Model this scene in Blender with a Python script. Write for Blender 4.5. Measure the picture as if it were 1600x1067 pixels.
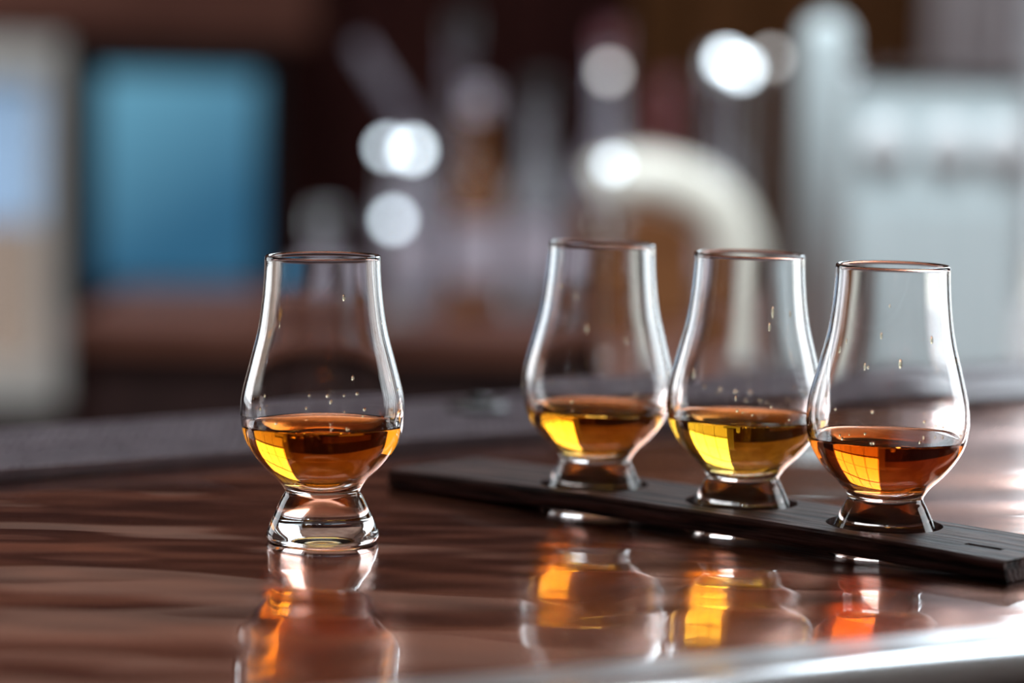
import bpy, bmesh, math, random
from mathutils import Vector, Matrix
for o in list(bpy.data.objects):
    bpy.data.objects.remove(o, do_unlink=True)
scene = bpy.context.scene
C = scene.collection
rnd = random.Random(7)
BAR = 1.10                      # height of the copper bar top

# ------------------------------------------------------------------ camera
cam = bpy.data.cameras.new('camera')
camo = bpy.data.objects.new('camera', cam)
C.objects.link(camo)
scene.camera = camo
CAMZ, PITCH, ROLL, F = BAR + 0.2017, 0.0971, 0.0225, 4800.0
fwd = Vector((0, math.cos(PITCH), -math.sin(PITCH)))
rt = Vector((1, 0, 0))
up = rt.cross(fwd)
R_ = rt * math.cos(ROLL) + up * math.sin(ROLL)
U_ = up * math.cos(ROLL) - rt * math.sin(ROLL)
camo.matrix_world = Matrix((
    (R_.x, U_.x, -fwd.x, 0), (R_.y, U_.y, -fwd.y, 0), (R_.z, U_.z, -fwd.z, CAMZ), (0, 0, 0, 1)))
cam.sensor_width = 36.0
cam.lens = 36.0 * F / 1600.0
cam.clip_start = 0.02
cam.dof.use_dof = True
cam.dof.focus_distance = 1.232
cam.dof.aperture_fstop = (cam.lens / 1000) / 0.030
cam.dof.aperture_blades = 0

# ------------------------------------------------------------------ world, lights, exposure
world = bpy.data.worlds.new('sky')
scene.world = world
world.use_nodes = True
wn, wl = world.node_tree.nodes, world.node_tree.links
wn.clear()
wo = wn.new('ShaderNodeOutputWorld')
wb = wn.new('ShaderNodeBackground')
wb.inputs['Color'].default_value = (0.80, 0.92, 1.0, 1)
wb.inputs['Strength'].default_value = 9.5
wl.new(wb.outputs[0], wo.inputs[0])


def area(name, loc, target, sx, sy, power, color):
    l = bpy.data.lights.new(name, 'AREA')
    l.shape = 'RECTANGLE'
    l.size, l.size_y, l.energy, l.color = sx, sy, power, color
    o = bpy.data.objects.new(name, l)
    C.objects.link(o)
    o.location = loc
    o.rotation_euler = (Vector(target) - Vector(loc)).to_track_quat('-Z', 'Y').to_euler()
    return o


DAY = (0.90, 0.96, 1.0)
area('daylight_left', (-3.96, 5.0, 1.9), (0, 5.0, 1.9), 3.0, 2.2, 60, DAY)
area('daylight_right', (4.96, 4.0, 2.0), (0, 4.0, 2.0), 3.0, 2.4, 75, DAY)
area('overhead_fill', (-0.4, 4.6, 6.15), (-0.4, 5.0, 0), 3.6, 2.4, 135, DAY)  # added fill from above; the ceiling has no opening here
sp = bpy.data.lights.new('counter_fill_spot', 'SPOT')  # added fill on the cooler and cream pipe, without any fixture
sp.energy, sp.color, sp.spot_size, sp.spot_blend, sp.shadow_soft_size = 420, (0.86, 0.95, 1.0), math.radians(48), 0.6, 0.45
spo = bpy.data.objects.new('counter_fill_spot', sp)
C.objects.link(spo)
spo.location = (0.25, 1.9, 3.4)
spo.rotation_euler = (Vector((0.30, 3.75, 1.05)) - spo.location).to_track_quat('-Z', 'Y').to_euler()

scene.view_settings.view_transform = 'Standard'
scene.view_settings.look = 'None'
scene.view_settings.gamma = 1.0
scene.view_settings.use_curve_mapping = False
scene.view_settings.exposure = 0.0
cy = scene.cycles
cy.max_bounces = 24
cy.transmission_bounces = 18
cy.glossy_bounces = 8
cy.diffuse_bounces = 3
cy.transparent_max_bounces = 16
cy.blur_glossy = 0.3
cy.sample_clamp_indirect = 12
cy.use_denoising = True


# ------------------------------------------------------------------ materials
def mat(name, color=(0.5, 0.5, 0.5), rough=0.5, metal=0.0, **kw):
    m = bpy.data.materials.new(name)
    m.use_nodes = True
    b = m.node_tree.nodes['Principled BSDF']
    b.inputs['Base Color'].default_value = (*color, 1)
    b.inputs['Roughness'].default_value = rough
    b.inputs['Metallic'].default_value = metal
    for k, v in kw.items():
        b.inputs[k.replace('_', ' ')].default_value = v
    return m


def nodes(m):
    nt = m.node_tree
    return nt.nodes, nt.links, nt.nodes['Principled BSDF']


def noise_color(m, c1, c2, scale, stretch=(1, 1, 1), detail=4, lo=0.35, hi=0.65, bump=0.0, dist=0.002):
    n, l, b = nodes(m)
    tc = n.new('ShaderNodeTexCoord')
    mp = n.new('ShaderNodeMapping')
    mp.inputs['Scale'].default_value = stretch
    nz = n.new('ShaderNodeTexNoise')
    nz.inputs['Scale'].default_value = scale
    nz.inputs['Detail'].default_value = detail
    cr = n.new('ShaderNodeValToRGB')
    cr.color_ramp.elements[0].position, cr.color_ramp.elements[0].color = lo, (*c1, 1)
    cr.color_ramp.elements[1].position, cr.color_ramp.elements[1].color = hi, (*c2, 1)
    l.new(tc.outputs['Object'], mp.inputs[0])
    l.new(mp.outputs[0], nz.inputs['Vector'])
    l.new(nz.outputs['Fac'], cr.inputs[0])
    l.new(cr.outputs[0], b.inputs['Base Color'])
    if bump:
        bp = n.new('ShaderNodeBump')
        bp.inputs['Strength'].default_value = bump
        bp.inputs['Distance'].default_value = dist
        l.new(nz.outputs['Fac'], bp.inputs['Height'])
        l.new(bp.outputs[0], b.inputs['Normal'])
    return m


M_glass = mat('clear glass', (1, 1, 1), 0.0, 0, IOR=1.52, Transmission_Weight=1.0)


def whisky_mat(name, sig):
    m = bpy.data.materials.new(name)
    m.use_nodes = True
    n, l = m.node_tree.nodes, m.node_tree.links
    n.clear()
    out = n.new('ShaderNodeOutputMaterial')
    g = n.new('ShaderNodeBsdfRefraction')
    g = n.new('ShaderNodeBsdfGlass')
    g.inputs['IOR'].default_value = 1.36
    g.inputs['Roughness'].default_value = 0.0
    va = n.new('ShaderNodeVolumeAbsorption')
    d = max(sig) * 1.02
    va.inputs['Density'].default_value = d
    va.inputs['Color'].default_value = (1 - sig[0] / d, 1 - sig[1] / d, 1 - sig[2] / d, 1)
    l.new(g.outputs[0], out.inputs['Surface'])
    l.new(va.outputs[0], out.inputs['Volume'])
    return m


def copper_mat():
    m = mat('resin sealed copper', (0.3, 0.12, 0.08), 0.21, 1.0)
    n, l, b = nodes(m)
    b.inputs['Coat Weight'].default_value = 1.0
    b.inputs['Coat Roughness'].default_value = 0.012
    b.inputs['Coat IOR'].default_value = 1.55
    tc = n.new('ShaderNodeTexCoord')
    rot = n.new('ShaderNodeMapping')
    rot.inputs['Rotation'].default_value = (0, 0, math.radians(-12))
    rot.inputs['Scale'].default_value = (0.75, 1.5, 1)
    nz = n.new('ShaderNodeTexNoise')
    nz.inputs['Scale'].default_value = 5.0
    nz.inputs['Detail'].default_value = 3
    nz.inputs['Distortion'].default_value = 2.2
    l.new(tc.outputs['Object'], rot.inputs[0])
    l.new(rot.outputs[0], nz.inputs['Vector'])
    cr = n.new('ShaderNodeValToRGB')
    e = cr.color_ramp.elements
    e[0].position, e[0].color = 0.34, (0.30, 0.080, 0.042, 1)
    e[1].position, e[1].color = 0.68, (0.84, 0.33, 0.175, 1)
    l.new(nz.outputs['Fac'], cr.inputs[0])
    l.new(cr.outputs[0], b.inputs['Base Color'])
    # copper sheet below: hammered waves
    n2 = n.new('ShaderNodeTexNoise')
    n2.inputs['Scale'].default_value = 8.0
    n2.inputs['Detail'].default_value = 2
    l.new(rot.outputs[0], n2.inputs['Vector'])
    b2 = n.new('ShaderNodeBump')
    b2.inputs['Strength'].default_value = 0.8
    b2.inputs['Distance'].default_value = 0.009
    l.new(n2.outputs['Fac'], b2.inputs['Height'])
    l.new(b2.outputs[0], b.inputs['Normal'])
    # resin skin: long gentle waves
    n3 = n.new('ShaderNodeTexNoise')
    n3.inputs['Scale'].default_value = 9.0
    n3.inputs['Detail'].default_value = 1.5
    n3.inputs['Roughness'].default_value = 0.4
    l.new(rot.outputs[0], n3.inputs['Vector'])
    b3 = n.new('ShaderNodeBump')
    b3.inputs['Strength'].default_value = 1.0
    b3.inputs['Distance'].default_value = 0.0052
    # the resin lies calmer towards the right half of the bar
    sx = n.new('ShaderNodeSeparateXYZ')
    l.new(tc.outputs['Object'], sx.inputs[0])
    mr = n.new('ShaderNodeMapRange')
    mr.interpolation_type = 'SMOOTHSTEP'
    mr.inputs['From Min'].default_value = -0.16
    mr.inputs['From Max'].default_value = -0.03
    mr.inputs['To Min'].default_value = 1.0
    mr.inputs['To Max'].default_value = 0.30
    l.new(sx.outputs['X'], mr.inputs['Value'])
    mu = n.new('ShaderNodeMath')
    mu.operation = 'MULTIPLY'
    l.new(n3.outputs['Fac'], mu.inputs[0])
    l.new(mr.outputs[0], mu.inputs[1])
    l.new(mu.outputs[0], b3.inputs['Height'])
    l.new(b3.outputs[0], b.inputs['Coat Normal'])
    return m


M_copper = copper_mat()
M_steel = mat('polished steel', (0.78, 0.80, 0.82), 0.16, 1.0)
M_brushed = noise_color(mat('brushed steel', (0.6, 0.64, 0.66), 0.5, 0.12), (0.58, 0.67, 0.69), (0.70, 0.78, 0.80), 14, (6, 6, 0.2))
M_satin = mat('satin steel', (0.62, 0.64, 0.66), 0.3, 1.0)
M_groove = mat('dark seam', (0.02, 0.02, 0.022), 0.6)
M_rubber = noise_color(mat('grey rubber', (0.1, 0.09, 0.1), 0.33), (0.38, 0.33, 0.375), (0.50, 0.44, 0.485), 60)
M_black = mat('black plastic', (0.012, 0.011, 0.012), 0.35)
M_board = noise_color(mat('dark stained oak', (0.05, 0.03, 0.025), 0.55, Specular_IOR_Level=0.16), (0.02, 0.007, 0.006), (0.21, 0.105, 0.09), 22, (0.9, 12, 12), 8, 0.38, 0.66, 0.9, 0.0022)
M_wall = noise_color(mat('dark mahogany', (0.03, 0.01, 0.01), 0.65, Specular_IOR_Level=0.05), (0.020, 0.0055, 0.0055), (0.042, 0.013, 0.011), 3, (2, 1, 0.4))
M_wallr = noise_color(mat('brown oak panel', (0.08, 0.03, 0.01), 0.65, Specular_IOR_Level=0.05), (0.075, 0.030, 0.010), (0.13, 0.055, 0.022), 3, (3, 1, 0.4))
M_lintel = noise_color(mat('chestnut beam', (0.1, 0.04, 0.03), 0.65, Specular_IOR_Level=0.05), (0.12, 0.048, 0.036), (0.20, 0.085, 0.062), 4, (0.5, 1, 3))
M_counter = noise_color(mat('red brown counter', (0.15, 0.06, 0.04), 0.35), (0.085, 0.030, 0.020), (0.16, 0.060, 0.040), 5, (1, 3, 1))
M_cabinet = noise_color(mat('dark cabinet wood', (0.03, 0.015, 0.012), 0.6, Specular_IOR_Level=0.2), (0.022, 0.010, 0.009), (0.045, 0.020, 0.018), 4, (2, 1, 0.4))
M_cream = mat('cream paint', (0.78, 0.76, 0.72), 0.4)
M_ceramic = mat('cream ceramic', (0.86, 0.82, 0.72), 0.25)
M_ceiling = mat('ceiling plaster', (0.30, 0.25, 0.23), 0.8)
M_floor = noise_color(mat('floor boards', (0.1, 0.06, 0.04), 0.45), (0.07, 0.04, 0.03), (0.13, 0.08, 0.055), 5, (1, 6, 1))
M_plaster = mat('side wall plaster', (0.12, 0.07, 0.055), 0.7)
M_ground = noise_color(mat('pale paving', (0.4, 0.36, 0.3), 0.8), (0.20, 0.17, 0.14), (0.28, 0.24, 0.20), 2)
M_curtain = mat('lilac grey linen', (0.58, 0.53, 0.55), 0.8)
M_white = mat('white tap glint', (0.86, 0.88, 0.90), 0.2)
M_frame = mat('white window frame', (0.70, 0.72, 0.74), 0.4)


def emit(name, color, strength):
    m = mat(name, color, 0.3)
    b = m.node_tree.nodes['Principled BSDF']
    b.inputs['Emission Color'].default_value = (*color, 1)
    b.inputs['Emission Strength'].default_value = strength
    return m


# ------------------------------------------------------------------ mesh helpers
def link(name, bm, m, parent=None, smooth=False, mats=None):
    me = bpy.data.meshes.new(name)
    bmesh.ops.recalc_face_normals(bm, faces=bm.faces[:])
    if smooth:
        for f in bm.faces:
            f.smooth = True
    bm.to_mesh(me)
    bm.free()
    for x in (mats or [m]):
        me.materials.append(x)
    o = bpy.data.objects.new(name, me)
    C.objects.link(o)
    if parent:
        o.parent = parent
    return o


def tag(o, label=None, cat=None, group=None, kind=None):
    for k, v in (('label', label), ('category', cat), ('group', group), ('kind', kind)):
        if v:
            o[k] = v
    return o


def empty(name, loc, rz=0.0):
    o = bpy.data.objects.new(name, None)
    C.objects.link(o)
    o.location = loc
    o.rotation_euler = (0, 0, rz)
    o.empty_display_size = 0.02
    return o


def add_box(bm, x0, x1, y0, y1, z0, z1, bev=0.0):
    t = bmesh.new()
    vs = [t.verts.new((x, y, z)) for x in (x0, x1) for y in (y0, y1) for z in (z0, z1)]
    for f in ((0, 1, 3, 2), (4, 6, 7, 5), (0, 4, 5, 1), (2, 3, 7, 6), (0, 2, 6, 4), (1, 5, 7, 3)):
        t.faces.new([vs[i] for i in f])
    bmesh.ops.recalc_face_normals(t, faces=t.faces[:])
    if bev:
        bmesh.ops.bevel(t, geom=t.edges[:], offset=bev, segments=2, affect='EDGES')
    me = bpy.data.meshes.new('t')
    t.to_mesh(me)
    t.free()
    bm.from_mesh(me)
    bpy.data.meshes.remove(me)
    return bm


def box(*a, bev=0.0):
    return add_box(bmesh.new(), *a, bev=bev)


def lathe(bm, prof, seg=48, closed=False, off=(0, 0, 0)):
    """prof: list of (r, z). r == 0 makes a pole."""
    rings = []
    for r, z in prof:
        if r <= 1e-7:
            rings.append([bm.verts.new((off[0], off[1], off[2] + z))])
        else:
            rings.append([bm.verts.new((off[0] + r * math.cos(2 * math.pi * k / seg), off[1] + r * math.sin(2 * math.pi * k / seg), off[2] + z)) for k in range(seg)])
    n = len(rings)
    for i in range(n if closed else n - 1):
        a, b = rings[i], rings[(i + 1) % n]
        for k in range(seg):
            k2 = (k + 1) % seg
            if len(a) == 1 and len(b) == 1:
                break
            if len(a) == 1:
                bm.faces.new((a[0], b[k], b[k2]))
            elif len(b) == 1:
                bm.faces.new((a[k], a[k2], b[0]))
            else:
                bm.faces.new((a[k], a[k2], b[k2], b[k]))
    return bm


def spline(pts, sub=5):
    """Catmull-Rom through 2-D or 3-D points."""
    out = []
    P = [pts[0]] + list(pts) + [pts[-1]]
    for i in range(1, len(P) - 2):
        p0, p1, p2, p3 = P[i - 1], P[i], P[i + 1], P[i + 2]
        for s in range(sub):
            t = s / sub
            out.append(tuple(0.5 * (2 * b + (c - a) * t + (2 * a - 5 * b + 4 * c - d) * t * t + (3 * b - a - 3 * c + d) * t ** 3)
                             for a, b, c, d in zip(p0, p1, p2, p3)))
    out.append(tuple(pts[-1]))
    return out


def tube(bm, path, rad, seg=16, caps=True):
    path = [Vector(p) for p in path]
    rads = rad if isinstance(rad, (list, tuple)) else [rad] * len(path)
    prev = None
    rings = []
    for i, p in enumerate(path):
        t = (path[min(i + 1, len(path) - 1)] - path[max(i - 1, 0)]).normalized()
        if prev is None:
            a = t.orthogonal().normalized()
        else:
            a = (prev - t * prev.dot(t)).normalized()
        prev = a
        b = t.cross(a)
        rings.append([bm.verts.new(p + (a * math.cos(2 * math.pi * k / seg) + b * math.sin(2 * math.pi * k / seg)) * rads[i]) for k in range(seg)])
    for a, b in zip(rings, rings[1:]):
        for k in range(seg):
            bm.faces.new((a[k], a[(k + 1) % seg], b[(k + 1) % seg], b[k]))
    if caps:
        bm.faces.new(rings[0])
        bm.faces.new(rings[-1])
    return bm


def ball(bm, c, r, u=16, v=10, sc=(1, 1, 1)):
    bmesh.ops.create_uvsphere(bm, u_segments=u, v_segments=v, radius=r, matrix=Matrix.Translation(c) @ Matrix.Diagonal((*sc, 1)))
    return bm


def struct(name, bm, m, parent=None, **k):
    return tag(link(name, bm, m, parent, **k), kind='structure')


# ------------------------------------------------------------------ room shell
X0, X1, Y0, Y1, ZC = -4.0, 5.0, -2.5, 7.0, 6.2
struct('floor', box(X0 - .2, X1 + .2, Y0 - .2, Y1 + .2, -0.12, 0), M_floor)
struct('ceiling', box(X0 - .2, X1 + .2, Y0 - .2, Y1 + .2, ZC, ZC + .12), M_ceiling)
struct('ground', box(-14, 22, 7.25, 40, -0.35, -0.25), M_ground)
struct('wall_street', box(-14, 26, 24, 24.6, -0.3, 4.6), mat('pale street facade', (0.27, 0.27, 0.27), 0.8))
# back wall with two openings: frosted window on the left, the wide bright window on the right
WL = (-2.10, -1.03, 0.45, 1.285)
WR = (1.14, 3.70, 0.60, 5.90)
bm = bmesh.new()
add_box(bm, X0 - .2, WL[0], Y1, Y1 + .2, 0, ZC)
add_box(bm, WL[0], WL[1], Y1, Y1 + .2, 0, WL[2])
add_box(bm, WL[0], WL[1], Y1, Y1 + .2, WL[3], ZC)
add_box(bm, WL[1], 0.30, Y1, Y1 + .2, 0, ZC)
add_box(bm, 0.30, WR[0], Y1, Y1 + .2, 0, ZC)
add_box(bm, WR[0], WR[1], Y1, Y1 + .2, 0, WR[2])
add_box(bm, WR[0], WR[1], Y1, Y1 + .2, WR[3], ZC)
add_box(bm, WR[1], X1 + .2, Y1, Y1 + .2, 0, ZC)
wall_b = struct('wall_back', bm, M_wall)
M_upper = noise_color(mat('rosy plaster', (0.5, 0.4, 0.36), 0.8), (0.37, 0.21, 0.155), (0.53, 0.335, 0.26), 1.6)
for xa, xb in ((X0, WR[0] - .02), (WR[1] + .02, X1)):
    link('plaster_panel', box(xa, xb, Y1 - .012, Y1 + .001, 2.25, ZC), M_upper, wall_b)
    link('picture_rail', box(xa, xb, Y1 - .035, Y1 + .001, 2.20, 2.25, bev=.006), M_lintel, wall_b)
x = -0.40
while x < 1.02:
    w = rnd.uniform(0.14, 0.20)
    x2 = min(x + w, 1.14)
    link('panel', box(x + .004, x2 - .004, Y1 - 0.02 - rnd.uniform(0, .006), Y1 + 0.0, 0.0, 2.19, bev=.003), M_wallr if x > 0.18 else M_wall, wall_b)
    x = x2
struct('wall_left', box(X0 - .2, X0, Y0 - .2, Y1 + .2, 0, ZC), M_plaster)
struct('wall_right', box(X1, X1 + .2, Y0 - .2, Y1 + .2, 0, ZC), M_plaster)
struct('wall_front', box(X0 - .2, X1 + .2, Y0 - .2, Y0, 0, ZC), M_plaster)
struct('trim_1', box(-2.6, -0.46, Y1 - 0.05, Y1, 1.30, 1.62, bev=.008), M_lintel)

# window_1: cream framed, frosted pale pane
M_frost = bpy.data.materials.new('frosted pane')
M_frost.use_nodes = True
fn, fl = M_frost.node_tree.nodes, M_frost.node_tree.links
fn.clear()
fo = fn.new('ShaderNodeOutputMaterial')
ft = fn.new('ShaderNodeBsdfTranslucent')
ft.inputs['Color'].default_value = (0.20, 0.215, 0.235, 1)
fl.new(ft.outputs[0], fo.inputs[0])
ft.inputs['Color'].default_value = (0.31, 0.355, 0.415, 1)
M_frost2 = M_frost.copy()
M_frost2.node_tree.nodes['Translucent BSDF'].inputs['Color'].default_value = (0.30, 0.25, 0.22, 1)
bm = bmesh.new()
fw = 0.048
add_box(bm, WL[0] - .02, WL[0] + fw, Y1 - .04, Y1 + .12, WL[2], WL[3], bev=.006)
add_box(bm, WL[1] - fw, WL[1], Y1 - .04, Y1 + .12, WL[2], WL[3], bev=.006)
add_box(bm, WL[0] + fw, WL[1] - fw, Y1 - .04, Y1 + .12, WL[3] - .09, WL[3], bev=.006)
add_box(bm, WL[0] + fw, WL[1] - fw, Y1 - .04, Y1 + .12, WL[2], WL[2] + .09, bev=.006)
w1 = struct('window_1', bm, M_cream)
link('upper_pane', box(WL[0] + .05, WL[1] - .05, Y1 + .06, Y1 + .066, .865, WL[3] - .05), M_frost, w1)
link('lower_pane', box(WL[0] + .05, WL[1] - .05, Y1 + .06, Y1 + .066, WL[2] + .05, .865), M_frost2, w1)

# window_2: wide bright window, transom and mullions
M_pane = bpy.data.materials.new('window pane')
M_pane.use_nodes = True
pn, pk = M_pane.node_tree.nodes, M_pane.node_tree.links
pn.clear()
po, pt, pg, pm = pn.new('ShaderNodeOutputMaterial'), pn.new('ShaderNodeBsdfTransparent'), pn.new('ShaderNodeBsdfGlossy'), pn.new('ShaderNodeMixShader')
pg.inputs['Roughness'].default_value = 0.02
pm.inputs[0].default_value = 0.05
pk.new(pt.outputs[0], pm.inputs[1])
pk.new(pg.outputs[0], pm.inputs[2])
pk.new(pm.outputs[0], po.inputs[0])
bm = bmesh.new()
add_box(bm, WR[0], WR[0] + .06, Y1 - .03, Y1 + .12, WR[2], WR[3], bev=.005)
add_box(bm, WR[1] - .06, WR[1], Y1 - .03, Y1 + .12, WR[2], WR[3], bev=.005)
add_box(bm, WR[0] + .06, WR[1] - .06, Y1 - .03, Y1 + .12, WR[2], WR[2] + .06, bev=.005)
add_box(bm, WR[0] + .06, WR[1] - .06, Y1 - .03, Y1 + .12, WR[3] - .06, WR[3], bev=.005)
w2 = struct('window_2', bm, M_frame)
for zt in (2.07, 4.0):
    link('transom', box(WR[0] + .06, WR[1] - .06, Y1 + .0, Y1 + .09, zt - .05, zt + .05, bev=.004), M_frame, w2)
for k in range(4):
    wa = WR[0] + (WR[1] - WR[0]) * k / 4
    wc = WR[0] + (WR[1] - WR[0]) * (k + 1) / 4
    link('pane', box(max(wa + .017, WR[0] + .061), min(wc - .017, WR[1] - .061), Y1 + .10, Y1 + .106, WR[2] + .061, WR[3] - .061), M_pane, w2)
for k in (1, 2, 3):
    xm = WR[0] + (WR[1] - WR[0]) * k / 4
    link('mullion', box(xm - .016, xm + .016, Y1 + .02, Y1 + .07, WR[2] + .06, WR[3] - .06, bev=.003), M_frame, w2)

# ------------------------------------------------------------------ the bar
def lin(p, q):
    p, q = Vector(p), Vector(q)
    d = (q - p).normalized()
    return p, d


nP, nD = lin((-0.030, 0.9533), (0.1842, 1.0773))      # near edge of the copper
fP, fD = lin((-0.2278, 1.3628), (0.0142, 1.5590))     # near edge of the bar mat
gP, gD = lin((-0.2514, 1.5027), (0.3208, 1.9117))     # far edge of the bar
nN = Vector((nD.y, -nD.x))                            # towards the customer


def along(P, D, x):
    t = (x - P.x) / D.x
    return P + D * t


XA, XB = -1.1, 1.35
bar = empty('bar_counter', (0, 0, 0))
tag(bar, 'long bar topped with wavy glossy brown copper and a bright metal front edge', 'bar')
c = [along(nP, nD, XA), along(nP, nD, XB), along(gP, gD, XB + .05), along(gP, gD, XA - .05)]
bm = bmesh.new()
top = [bm.verts.new((p.x, p.y, BAR)) for p in c]
bot = [bm.verts.new((p.x, p.y, BAR - .035)) for p in c]
bm.faces.new(top)
bm.faces.new(bot[::-1])
for k in range(4):
    bm.faces.new((top[k], bot[k], bot[(k + 1) % 4], top[(k + 1) % 4]))
link('copper_top', bm, M_copper, bar)
# steel edge: flat trim, seam, rounded nosing
def extrude_profile(prof, m, name, parent, smooth=True):
    a, b = along(nP, nD, XA), along(nP, nD, XB)
    bm = bmesh.new()
    rows = []
    for (n_, z_) in prof:
        rows.append([bm.verts.new((p.x + nN.x * n_, p.y + nN.y * n_, BAR + z_)) for p in (a, b)])
    k = len(rows)
    for i in range(k):
        r0, r1 = rows[i], rows[(i + 1) % k]
        bm.faces.new((r0[0], r0[1], r1[1], r1[0]))
    bm.faces.new([r[0] for r in rows])
    bm.faces.new([r[1] for r in rows][::-1])
    return link(name, bm, m, parent, smooth)


tr = extrude_profile([(0.0, 0.0006), (0.021, 0.0006), (0.021, -0.03), (0.0, -0.03)], M_satin, 'edge_trim', bar, False)
nose = [(0.0235 + 0.0, -0.045)]
for k in range(0, 13):
    a = math.pi / 2 * k / 12
    nose.append((0.0235 + 0.030 * math.sin(a) , -0.030 + 0.0305 * math.cos(a)))
nose.append((0.0535, -0.045))
edge = extrude_profile(nose, M_steel, 'edge_nosing', bar, True)
edge['label'] = 'bright rounded metal nosing along the near edge of the bar'
bm = bmesh.new()
c2 = [along(nP, nD, XA + .02) - nN * .04, along(nP, nD, XB - .02) - nN * .04, along(gP, gD, XB) + nN * .05, along(gP, gD, XA) + nN * .05]
top = [bm.verts.new((p.x, p.y, BAR - .036)) for p in c2]
bot = [bm.verts.new((p.x, p.y, 0.0)) for p in c2]
bm.faces.new(top)
bm.faces.new(bot[::-1])
for k in range(4):
    bm.faces.new((top[k], bot[k], bot[(k + 1) % 4], top[(k + 1) % 4]))
link('bar_front', bm, M_cabinet, bar)

# ribbed rubber bar mat along the far side
m0 = Vector((-0.0495 * .5 - .2278 * .5, 0))
mat_dir = Vector((math.cos(math.radians(37.6)), math.sin(math.radians(37.6))))
mat_nrm = Vector((-mat_dir.y, mat_dir.x))
m_org = Vector((-0.2278, 1.3650))
rz = math.radians(37.6)
bm_ = empty('bar_mat', (m_org.x, m_org.y, BAR), rz)
tag(bm_, 'long grey ribbed rubber mat lying along the far side of the copper bar', 'bar mat')
ML0, ML1, MW = -0.55, 0.95, 0.126
link('mat_base', box(ML0, ML1, 0.0, MW, 0.0004, 0.0035, bev=.001), M_rubber, bm_)
bm = bmesh.new()
for y0, y1 in ((0.0, 0.004), (MW - .004, MW), (MW * .52, MW * .52 + .004)):
    add_box(bm, ML0, ML1, y0, y1, 0.0035, 0.0062)
link('rim', bm, M_rubber, bm_)
vs, fs = [], []
ny = 14
for i in range(int((0.62 + .35) / 0.0085)):
    for j in range(ny):
        cx = -0.35 + i * 0.0085
        cyy = 0.0085 + j * 0.0082 + (0.003 if i % 2 else 0)
        if abs(cyy - MW * .52 - .002) < .006 or cyy > MW - .008:
            continue
        b0 = len(vs)
        for dx, dy, z in ((-.0026, -.0026, .0034), (.0026, -.0026, .0034), (.0026, .0026, .0034), (-.0026, .0026, .0034), (-.0016, -.0016, .0062), (.0016, -.0016, .0062), (.0016, .0016, .0062), (-.0016, .0016, .0062)):
            vs.append((cx + dx, cyy + dy, z))
        fs += [tuple(b0 + q for q in f) for f in ((4, 5, 6, 7), (0, 1, 5, 4), (1, 2, 6, 5), (2, 3, 7, 6), (3, 0, 4, 7))]
me = bpy.data.meshes.new('rib')
me.from_pydata(vs, [], fs)
me.materials.append(M_rubber)
nub = bpy.data.objects.new('rib', me)
C.objects.link(nub)
nub.parent = bm_
nub['kind'] = 'stuff'
pl = empty('rubber_plug', (-0.0179, 1.628, BAR + .0064), rz)
tag(pl, 'small black round plug lying on the grey bar mat between the glasses', 'plug')
link('plug', lathe(bmesh.new(), [(0, 0), (.016, 0), (.016, .002), (.013, .0035), (0, .0035)], 28), M_black, pl)
link('grip', lathe(bmesh.new(), [(0, .0034), (.005, .0034), (.005, .006), (.003, .0075), (0, .0075)], 20), M_black, pl)

# ------------------------------------------------------------------ nosing glasses
OUT = [(22.0, .45), (22.7, 2.2), (22.0, 5.3), (19.3, 11.4), (16.6, 17.2), (15.35, 19.6), (15.7, 21.3), (18.4, 25), (23.6, 30), (28.3, 36), (31.5, 42.2),
       (32.8, 48.4), (33.0, 53.3), (32.2, 60.7), (29.1, 73), (26.0, 85.3), (24.2, 97.6), (23.35, 108), (23.2, 113.4)]
INN = [(0, 22.6), (5, 22.9), (10, 24.4), (14.5, 26.8), (19.6, 31.0), (25.6, 37.2), (29.3, 43.2), (30.8, 49), (31.1, 53.6), (30.4, 60.7), (27.4, 73), (24.3, 85.3), (22.6, 97.6), (21.75, 108), (21.6, 113.4)]
inner = [(r / 1000, z / 1000) for r, z in spline(INN, 6)]
outer = [(r / 1000, z / 1000) for r, z in spline(OUT, 6)]


def glass_bm():
    foot = [(0, .0032), (.008, .0030), (.014, .0021), (.0178, .0008), (.0190, .0), (.0206, .0001), (.0216, .0003)]
    rim = [(.02315, .1143), (.02285, .1149), (.0224, .1151), (.02195, .1149), (.02165, .1143)]
    return lathe(bmesh.new(), foot + outer + rim + inner[::-1], 112)


def inner_r(z):
    for (r0, z0), (r1, z1) in zip(inner, inner[1:]):
        if z0 <= z <= z1:
            return r0 + (r1 - r0) * (z - z0) / max(z1 - z0, 1e-9)
    return inner[-1][0]


def whisky_bm(level):
    pr = []
    for r, z in inner:
        if z < level:
            pr.append((max(0, r + (0.00007 if r > 1e-6 else 0)), z - 0.00005))
    rl = inner_r(level + .0009)
    pr.append((inner_r(level) + .00007, level))
    pr.append((rl + .00007, level + .0009))
    pr += [(rl - .0006, level + .0003), (rl - .0016, level), (rl - .004, level - .0001), (0, level - .0001)]
    return lathe(bmesh.new(), pr, 112)


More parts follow.
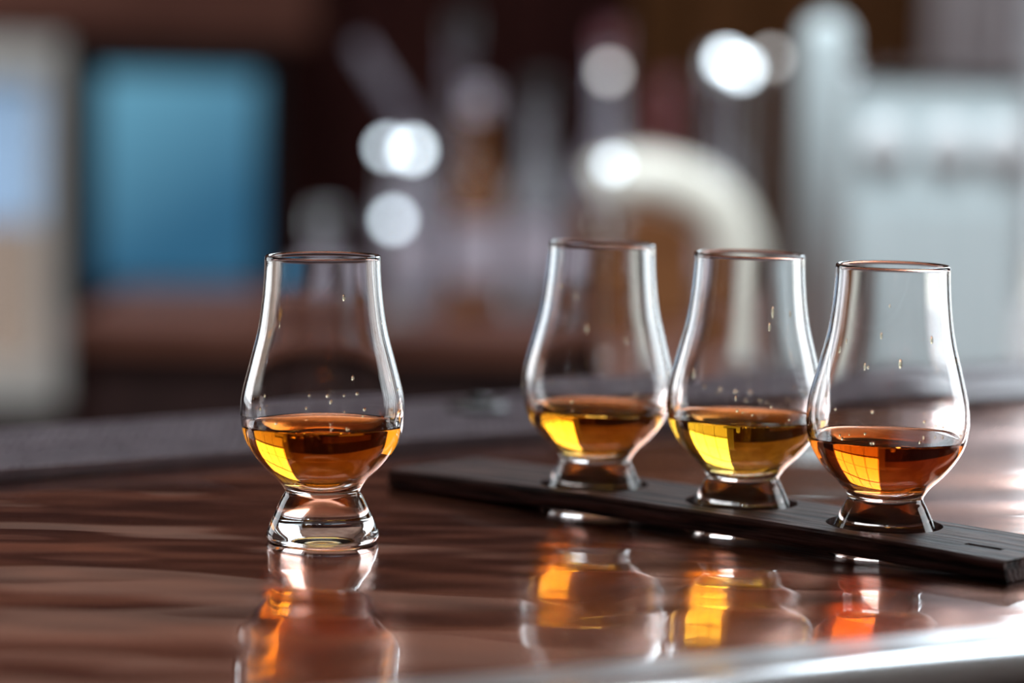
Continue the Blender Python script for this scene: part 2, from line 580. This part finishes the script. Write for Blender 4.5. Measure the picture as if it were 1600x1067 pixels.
def drops_bm(level, seed):
    """wet legs and beads clinging to the inside of the glass above the spirit"""
    r_ = random.Random(seed)
    bm = bmesh.new()
    for k in range(28):
        th = r_.uniform(0, 2 * math.pi)
        low = r_.random() < .7
        z = level + (r_.uniform(.002, .010) if low else r_.uniform(.010, .055))
        s = r_.uniform(.0003, .0008)
        r = inner_r(z) - s * .18
        ln = 1.0 if low else r_.uniform(1.5, 4.0)
        mtx = Matrix.Translation((r * math.cos(th), r * math.sin(th), z)) @ Matrix.Rotation(th, 4, 'Z') @ Matrix.Diagonal((.55, 1.0, ln, 1))
        bmesh.ops.create_uvsphere(bm, u_segments=8, v_segments=6, radius=s, matrix=mtx)
    return bm


M_drop = mat('whisky film', (1.0, 0.86, 0.60), 0.0, 0, IOR=1.36, Transmission_Weight=1.0)
glass_mesh = None
GL = [
    ((-.0745, 1.2243), 0.0465, (5.2, 34, 105), -0.9,
     'clear tulip shaped whisky glass standing alone on the bare copper bar', 'amber whisky filling the bowl of the glass that stands alone'),
    ((.0374, 1.3342), 0.0420, (4.8, 29, 98), 0.35,
     'clear tulip glass farthest along the board, nearest to the lone glass', 'golden amber whisky in the board glass nearest to the lone glass'),
    ((.0986, 1.2880), 0.0450, (3.2, 19, 80), 0.2,
     'clear tulip glass in the middle of the three on the board', 'pale golden whisky, the yellowest pour, in the middle board glass'),
    ((.1532, 1.2380), 0.0440, (8, 48, 115), 0.0,
     'clear tulip glass nearest to the knotty right end of the board', 'reddish copper whisky in the glass by the right end of the board'),
]
for i, (xy, level, sig, lean, lab, wlab) in enumerate(GL):
    g = empty('whisky_glass', (xy[0], xy[1], BAR + (.0004 if i == 0 else .0008)))
    g.rotation_euler = (0, math.radians(lean), 0)
    tag(g, lab, 'glass', 'tulip shaped whisky glasses')
    if glass_mesh is None:
        bo = link('bowl', glass_bm(), M_glass, g, True)
        glass_mesh = bo.data
    else:
        bo = bpy.data.objects.new('bowl', glass_mesh)
        C.objects.link(bo)
        bo.parent = g
    d = link('droplets', drops_bm(level, 11 + i), M_drop, g, True)
    d['kind'] = 'stuff'
    wv = link('whisky', whisky_bm(level), whisky_mat('whisky %d' % i, sig), None, True)
    wv.matrix_world = Matrix.Translation(g.location) @ g.rotation_euler.to_matrix().to_4x4()
    tag(wv, wlab, 'whisky', 'pours of whisky')

# ------------------------------------------------------------------ flight board (a barrel stave with three through holes)
b_u = Vector((0.7490, -0.6626))
b_n = Vector((0.6626, 0.7490))
S0, S1 = -0.953, -0.6256
front = 0.9945
W, TH = 0.060, 0.0085
bm = bmesh.new()
nx = 40
pr = []
for i in range(nx + 1):
    s = S0 + (S1 - S0) * i / nx
    q = []
    for (w_, z_) in ((0.0, 0.0008), (0.0008, 0), (W - .0008, 0), (W, .0008), (W, TH - .0012), (W - .0012, TH), (0.0012, TH), (0.0, TH - .0012)):
        q.append(bm.verts.new((s, w_, z_)))
    pr.append(q)
for a, b in zip(pr, pr[1:]):
    for k in range(8):
        bm.faces.new((a[k], b[k], b[(k + 1) % 8], a[(k + 1) % 8]))
bm.faces.new(pr[0])
bm.faces.new(pr[-1][::-1])
bmesh.ops.recalc_face_normals(bm, faces=bm.faces[:])
board = link('serving_board', bm, M_board)
bm = bmesh.new()
hole_w = []
for xy, *_ in GL[1:]:
    v = Vector(xy)
    hs, hw = v.dot(b_u), v.dot(b_n) - front
    hole_w.append(hw)
    lathe(bm, [(0, -.02), (.0238, -.02), (.0238, .03), (0, .03)], 56, off=(hs, hw, 0))
# knot slot near the right end
kv = Vector((.1868, 1.1905))
add_box(bm, kv.dot(b_u) - .0085, kv.dot(b_u) + .0085, kv.dot(b_n) - front - .0019, kv.dot(b_n) - front + .0019, TH - .003, TH + .01)
cut = link('cut', bm, M_board)
md = board.modifiers.new('cut', 'BOOLEAN')
md.operation, md.solver, md.object = 'DIFFERENCE', 'EXACT', cut
dg = bpy.context.evaluated_depsgraph_get()
me = bpy.data.meshes.new_from_object(board.evaluated_get(dg))
board.modifiers.clear()
board.data = me
bpy.data.objects.remove(cut, do_unlink=True)
mid, half = (S0 + S1) / 2, (S1 - S0) / 2
for v in me.vertices:
    s, w_, z_ = v.co
    q = (s - mid) / half
    jag = 0.0
    if abs(q) > .995:
        jag = rnd.uniform(-.0012, .0008) * (1 if q > 0 else -1)
    z_ += 0.0016 * (1 - q * q) + .0003
    s += jag
    v.co = (s, w_, z_)
board.matrix_world = Matrix(((b_u.x, b_n.x, 0, b_n.x * front), (b_u.y, b_n.y, 0, b_n.y * front), (0, 0, 1, BAR), (0, 0, 0, 1)))
tag(board, 'long dark stained wooden board holding three whisky glasses in round holes', 'board')

# ------------------------------------------------------------------ back counter and what stands on it
CZ = 0.915
def counter(name, label, x0, x1, y0, y1, nd, handle_z):
    t = empty(name, ((x0 + x1) / 2, (y0 + y1) / 2, 0))
    tag(t, label, 'counter')
    dx, dy = (x1 - x0) / 2, (y1 - y0) / 2
    link('worktop', box(-dx, dx, -dy, dy, CZ - .04, CZ, bev=.004), M_counter, t)
    link('body', box(-dx + .02, dx - .02, -dy + .04, dy, 0.0, CZ - .04), M_cabinet, t)
    for k in range(nd):
        a = -dx + .03 + (2 * dx - .06) * k / nd
        b = -dx + .03 + (2 * dx - .06) * (k + 1) / nd
        d = link('door', box(a + .006, b - .006, -dy + .018, -dy + .04, 0.08, CZ - .07, bev=.004), M_cabinet, t)
        link('handle', tube(bmesh.new(), [(b - .05, -dy + .018, handle_z - .06), (b - .05, -dy - .005, handle_z - .05), (b - .05, -dy - .005, handle_z + .05), (b - .05, -dy + .018, handle_z + .06)], .006, 8), M_steel, d)
    return t


counter('back_counter', 'red brown wooden back counter behind the bar under the bottles', -0.60, 1.60, 4.10, 4.75, 4, .62)
counter('service_counter', 'brown side counter on the right carrying the metal cooler and the cream pipe', 0.10, 1.40, 3.05, 4.06, 3, .62)

# ---- bottles
def tint(name, c, rough=0.05):
    return mat(name, c, rough, 0, IOR=1.3, Transmission_Weight=0.55)


def bottle(name, label, x, y, h, r, m, cap, neck=.36, pour=0.0, label_m=None):
    t = empty(name, (x, y, CZ))
    tag(t, label, 'bottle', 'blurred bottles on the back counter')
    hb = h * (1 - neck)
    pr = [(0, 0), (r * .9, 0), (r, .006), (r, hb * .82), (r * .93, hb * .90), (r * .62, hb * .98), (.017, hb + h * neck * .18), (.0145, h * .97), (.0165, h * .975), (.0165, h), (0, h)]
    link('bottle_body', lathe(bmesh.new(), pr, 32), m, t, True)
    if label_m:
        link('paper_label', lathe(bmesh.new(), [(r + .0003, hb * .22), (r + .0008, hb * .22), (r + .0008, hb * .66), (r + .0003, hb * .66)], 32, closed=True), label_m, t)
    if pour:
        b = Vector((0, 0, h))
        p2 = b + Vector((-pour * .25, 0, .03))
        p3 = b + Vector((-pour, 0, .115))
        link('pourer', tube(bmesh.new(), [b - Vector((0, 0, .001)), p2, p3], [.012, .012, .010], 14), cap, t, True)
    else:
        link('cap', lathe(bmesh.new(), [(0, h + .0005), (.018, h + .0005), (.018, h + .034), (.016, h + .037), (0, h + .037)], 24), cap, t)
    return t


B_clear = tint('clear bottle glass', (0.50, 0.45, 0.52))
B_smoke = tint('smoky bottle glass', (0.20, 0.17, 0.20))
B_amber = tint('amber bottle glass', (0.32, 0.12, 0.03))
B_rose = tint('rose bottle glass', (0.32, 0.10, 0.12))
B_grey = tint('grey bottle glass', (0.38, 0.37, 0.40))
L_lil = mat('lilac paper', (0.45, 0.39, 0.45), 0.6)
L_pale = mat('pale paper', (0.62, 0.58, 0.58), 0.6)
M_pour = mat('dull lilac pourer', (0.12, 0.10, 0.13), 0.5)
bottle('liquor_bottle', 'lilac clear bottle with a slanting dull grey pourer left of centre', -.155, 4.42, .265, .040, B_clear, M_pour, .34, .075, L_lil)
bottle('liquor_bottle', 'smoky grey bottle just right of the slanting grey pourer', -.085, 4.52, .385, .036, B_smoke, M_black)
bottle('liquor_bottle', 'short amber bottle with pale label right of the smoky one', -.055, 4.40, .285, .036, B_amber, L_lil, .30, 0, L_lil)
bottle('liquor_bottle', 'grey bottle behind the leftmost glass on the board', .030, 4.46, .30, .040, B_grey, M_black, .34, 0, L_lil)
bottle('liquor_bottle', 'tall pale bottle with pink cap at the centre of the back counter', .132, 4.46, .375, .042, B_clear, B_rose, .36, 0, L_pale)
bottle('liquor_bottle', 'dark rose red bottle right of the tall pink capped one', .225, 4.64, .30, .034, B_rose, B_rose)
bottle('liquor_bottle', 'lilac grey bottle directly left of the upright silver tower', .300, 4.56, .34, .040, B_smoke, M_satin, .34, 0, L_lil)
bottle('liquor_bottle', 'squat pale bottle low beside the rim of the lone glass', -.275, 4.42, .105, .046, B_clear, M_satin, .40)

# ---- glowing globes added in place of daylight glints on the bottles
E_hot = emit('bright white glint globe', (0.80, 0.92, 1.0), 11)
E_mid = emit('white glint globe', (0.74, 0.86, 0.95), 9)
E_low = emit('soft white glint globe', (0.74, 0.86, 0.95), 5.5)
E_dim = emit('dim grey glint globe', (0.80, 0.78, 0.76), 4.0)
def glint_globe(label, x, y, z, r, m):
    t = empty('glint_globe', (x, y, CZ))
    tag(t, label, 'added glint', 'added glowing globes standing in for glints among the bottles')
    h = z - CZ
    link('globe_base', lathe(bmesh.new(), [(0, 0), (.011, 0), (.011, .004), (.005, .008), (0, .008)], 20), M_satin, t)
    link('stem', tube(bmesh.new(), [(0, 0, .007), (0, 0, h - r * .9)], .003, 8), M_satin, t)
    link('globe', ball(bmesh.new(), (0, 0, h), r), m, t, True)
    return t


glint_globe('bright white spot of light above the lone glass, the left of a close pair', -.180, 4.30, 1.151, .0085, E_mid)
glint_globe('bright white spot of light above the lone glass, the right of a close pair', -.147, 4.34, 1.147, .0100, E_hot)
glint_globe('single white spot of light just above the rim of the lone glass', -.169, 4.28, 1.051, .0088, E_mid)
glint_globe('white spot of light at the left end of the cream pipe bend', .110, 3.48, 1.166, .0080, E_low)
glint_globe('dim grey spot of light high above the leftmost glass on the board', .127, 4.30, 1.263, .0090, E_dim)
glint_globe('brightest white spot of light high left of the silver tower', .289, 4.28, 1.283, .0105, E_hot)
glint_globe('bright white spot of light half merged with the brightest one', .314, 4.34, 1.272, .0105, E_hot)
glint_globe('fainter white spot of light touching the silver tower on its left', .352, 4.30, 1.288, .0080, E_dim)

# ---- slatted wooden crate behind the pipe
M_crate = noise_color(mat('warm brown crate wood', (0.2, 0.08, 0.03), 0.6, Specular_IOR_Level=0.1), (0.15, 0.055, 0.02), (0.26, 0.105, 0.04), 6, (1, 4, 4))
t = empty('wooden_crate', (.170, 4.28, CZ))
tag(t, 'warm brown wooden crate under the bend of the cream pipe', 'crate')
link('bottom_panel', box(-.084, .084, -.074, .074, 0.0, .008), M_crate, t)
for k in range(3):
    z0 = .010 + k * .050
    for yy in (-.08, .074):
        link('slat', box(-.084, .084, yy, yy + .006, z0, z0 + .045, bev=.001), M_crate, t)
    for xx in (-.084, .078):
        link('slat', box(xx, xx + .006, -.073, .073, z0, z0 + .045, bev=.001), M_crate, t)
for xx in (-.078, .064):
    for yy in (-.073, .059):
        link('corner_post', box(xx, xx + .014, yy, yy + .014, .008, .155), M_crate, t)

# ---- cream swan-neck pipe
t = empty('beer_tower', (.263, 3.60, CZ))
tag(t, 'thick cream ceramic pipe bending over to the left behind the middle glass', 'beer tower')
path = spline([(0, 0, .012), (.0, 0, .09), (-.003, 0, .145), (-.022, 0, .19), (-.060, 0, .218), (-.105, 0, .230), (-.140, 0, .226), (-.165, 0, .216)], 6)
link('pipe', tube(bmesh.new(), path, .034, 28), M_ceramic, t, True)
link('foot_ring', lathe(bmesh.new(), [(0, 0), (.052, 0), (.052, .008), (.040, .016), (0, .016)], 32), M_satin, t)
link('spout', tube(bmesh.new(), [(-.150, 0, .205), (-.152, 0, .165), (-.154, 0, .150)], [.014, .012, .010], 14), M_steel, t, True)

# ---- upright silver tower
t = empty('draught_tower', (.3285, 3.30, CZ))
tag(t, 'tall upright brushed silver tower with rounded top left of the metal cooler', 'beer tower')
link('post', lathe(bmesh.new(), [(0, .008), (.0265, .008), (.0265, .395), (.024, .408), (.017, .417), (.008, .421), (0, .422)], 32), M_brushed, t, True)
link('foot_ring', lathe(bmesh.new(), [(0, 0), (.040, 0), (.040, .006), (.030, .010), (0, .010)], 32), M_steel, t)

# ---- metal cooler; white knobs stand in for bright highlights on its taps
t = empty('drinks_cooler', (.480, 3.66, CZ))
tag(t, 'wide brushed steel cooler cabinet with white discs added as tap glints behind the right glass', 'cooler')
link('cabinet', box(-.098, .098, -.16, .16, 0.0, .350, bev=.006), M_brushed, t)
link('lid', box(-.102, .102, -.165, .165, .3505, .366, bev=.005), M_steel, t)
link('door_panel', box(-.088, .088, -.168, -.161, .02, .215, bev=.003), M_brushed, t)
for dx in (-.064, .010, .070):
    tp = link('tap', tube(bmesh.new(), [(dx, -.160, .280), (dx, -.168, .282)], .006, 12), M_white, t, True)
    link('tap_glint', ball(bmesh.new(), (dx, -.174, .284), .026, sc=(1, .4, 1)), M_white, tp, True)

# ---- wall screen on the back wall
t = empty('wall_screen', (-.760, 6.94, .72))
tag(t, 'glowing blue screen in a black frame on the dark back wall', 'screen')
bm = bmesh.new()
x0, x1, z0, z1 = -.178, .178, .02, .492
fb = .042
add_box(bm, x0 - fb, x0, -.03, .055, z0 - fb, z1 + fb, bev=.003)
add_box(bm, x1, x1 + fb, -.03, .055, z0 - fb, z1 + fb, bev=.003)
add_box(bm, x0, x1, -.03, .055, z1, z1 + fb, bev=.003)
add_box(bm, x0, x1, -.03, .055, z0 - fb, z0, bev=.003)
link('screen_frame', bm, M_black, t)
M_blue = mat('blue lit screen', (0.0, 0.0, 0.0), 0.3)
n, l, b = nodes(M_blue)
tc = n.new('ShaderNodeTexCoord')
mp = n.new('ShaderNodeMapping')
mp.inputs['Location'].default_value = (.178 / .356 * 1.0, 0, -.02 / .472)
mp.inputs['Scale'].default_value = (1 / .356, 0, 1 / .472)
sx = n.new('ShaderNodeSeparateXYZ')
ma = n.new('ShaderNodeMath')
ma.operation = 'MULTIPLY_ADD'
ma.inputs[1].default_value = -0.45
cr = n.new('ShaderNodeValToRGB')
cr.color_ramp.elements[0].position, cr.color_ramp.elements[0].color = 0.0, (.03, .12, .215, 1)
cr.color_ramp.elements[1].position, cr.color_ramp.elements[1].color = 0.85, (.125, .335, .47, 1)
l.new(tc.outputs['Object'], mp.inputs[0])
l.new(mp.outputs[0], sx.inputs[0])
l.new(sx.outputs['X'], ma.inputs[0])
l.new(sx.outputs['Z'], ma.inputs[2])
l.new(ma.outputs[0], cr.inputs[0])
l.new(cr.outputs[0], b.inputs['Emission Color'])
b.inputs['Emission Strength'].default_value = 1.0
link('screen_panel', box(x0, x1, 0, .05, z0, z1), M_blue, t)

# ---- linen curtain beside the bright window
bm = bmesh.new()
v0 = []
N = 40
for i in range(N + 1):
    xx = .905 + (1.125 - .905) * i / N
    yy = 6.82 + .022 * math.sin(i / N * math.pi * 9)
    v0.append([bm.verts.new((xx, yy + d, z)) for d in (0, .004) for z in (.05, 2.70)])
for a, b in zip(v0, v0[1:]):
    bm.faces.new((a[0], b[0], b[1], a[1]))
    bm.faces.new((a[2], a[3], b[3], b[2]))
    bm.faces.new((a[1], b[1], b[3], a[3]))
    bm.faces.new((a[0], a[2], b[2], b[0]))
cu = empty('curtain', (0, 0, 0))
tag(cu, 'lilac grey curtain hanging beside the bright window at the right', 'curtain')
link('curtain_cloth', bm, M_curtain, cu, True)
link('curtain_rod', tube(bmesh.new(), [(.85, 6.83, 2.74), (3.9, 6.83, 2.74)], .014, 12), M_satin, cu)
for xx in (.88, 3.87):
    link('rod_bracket', box(xx - .01, xx + .01, 6.83, 6.99, 2.72, 2.745), M_satin, cu)
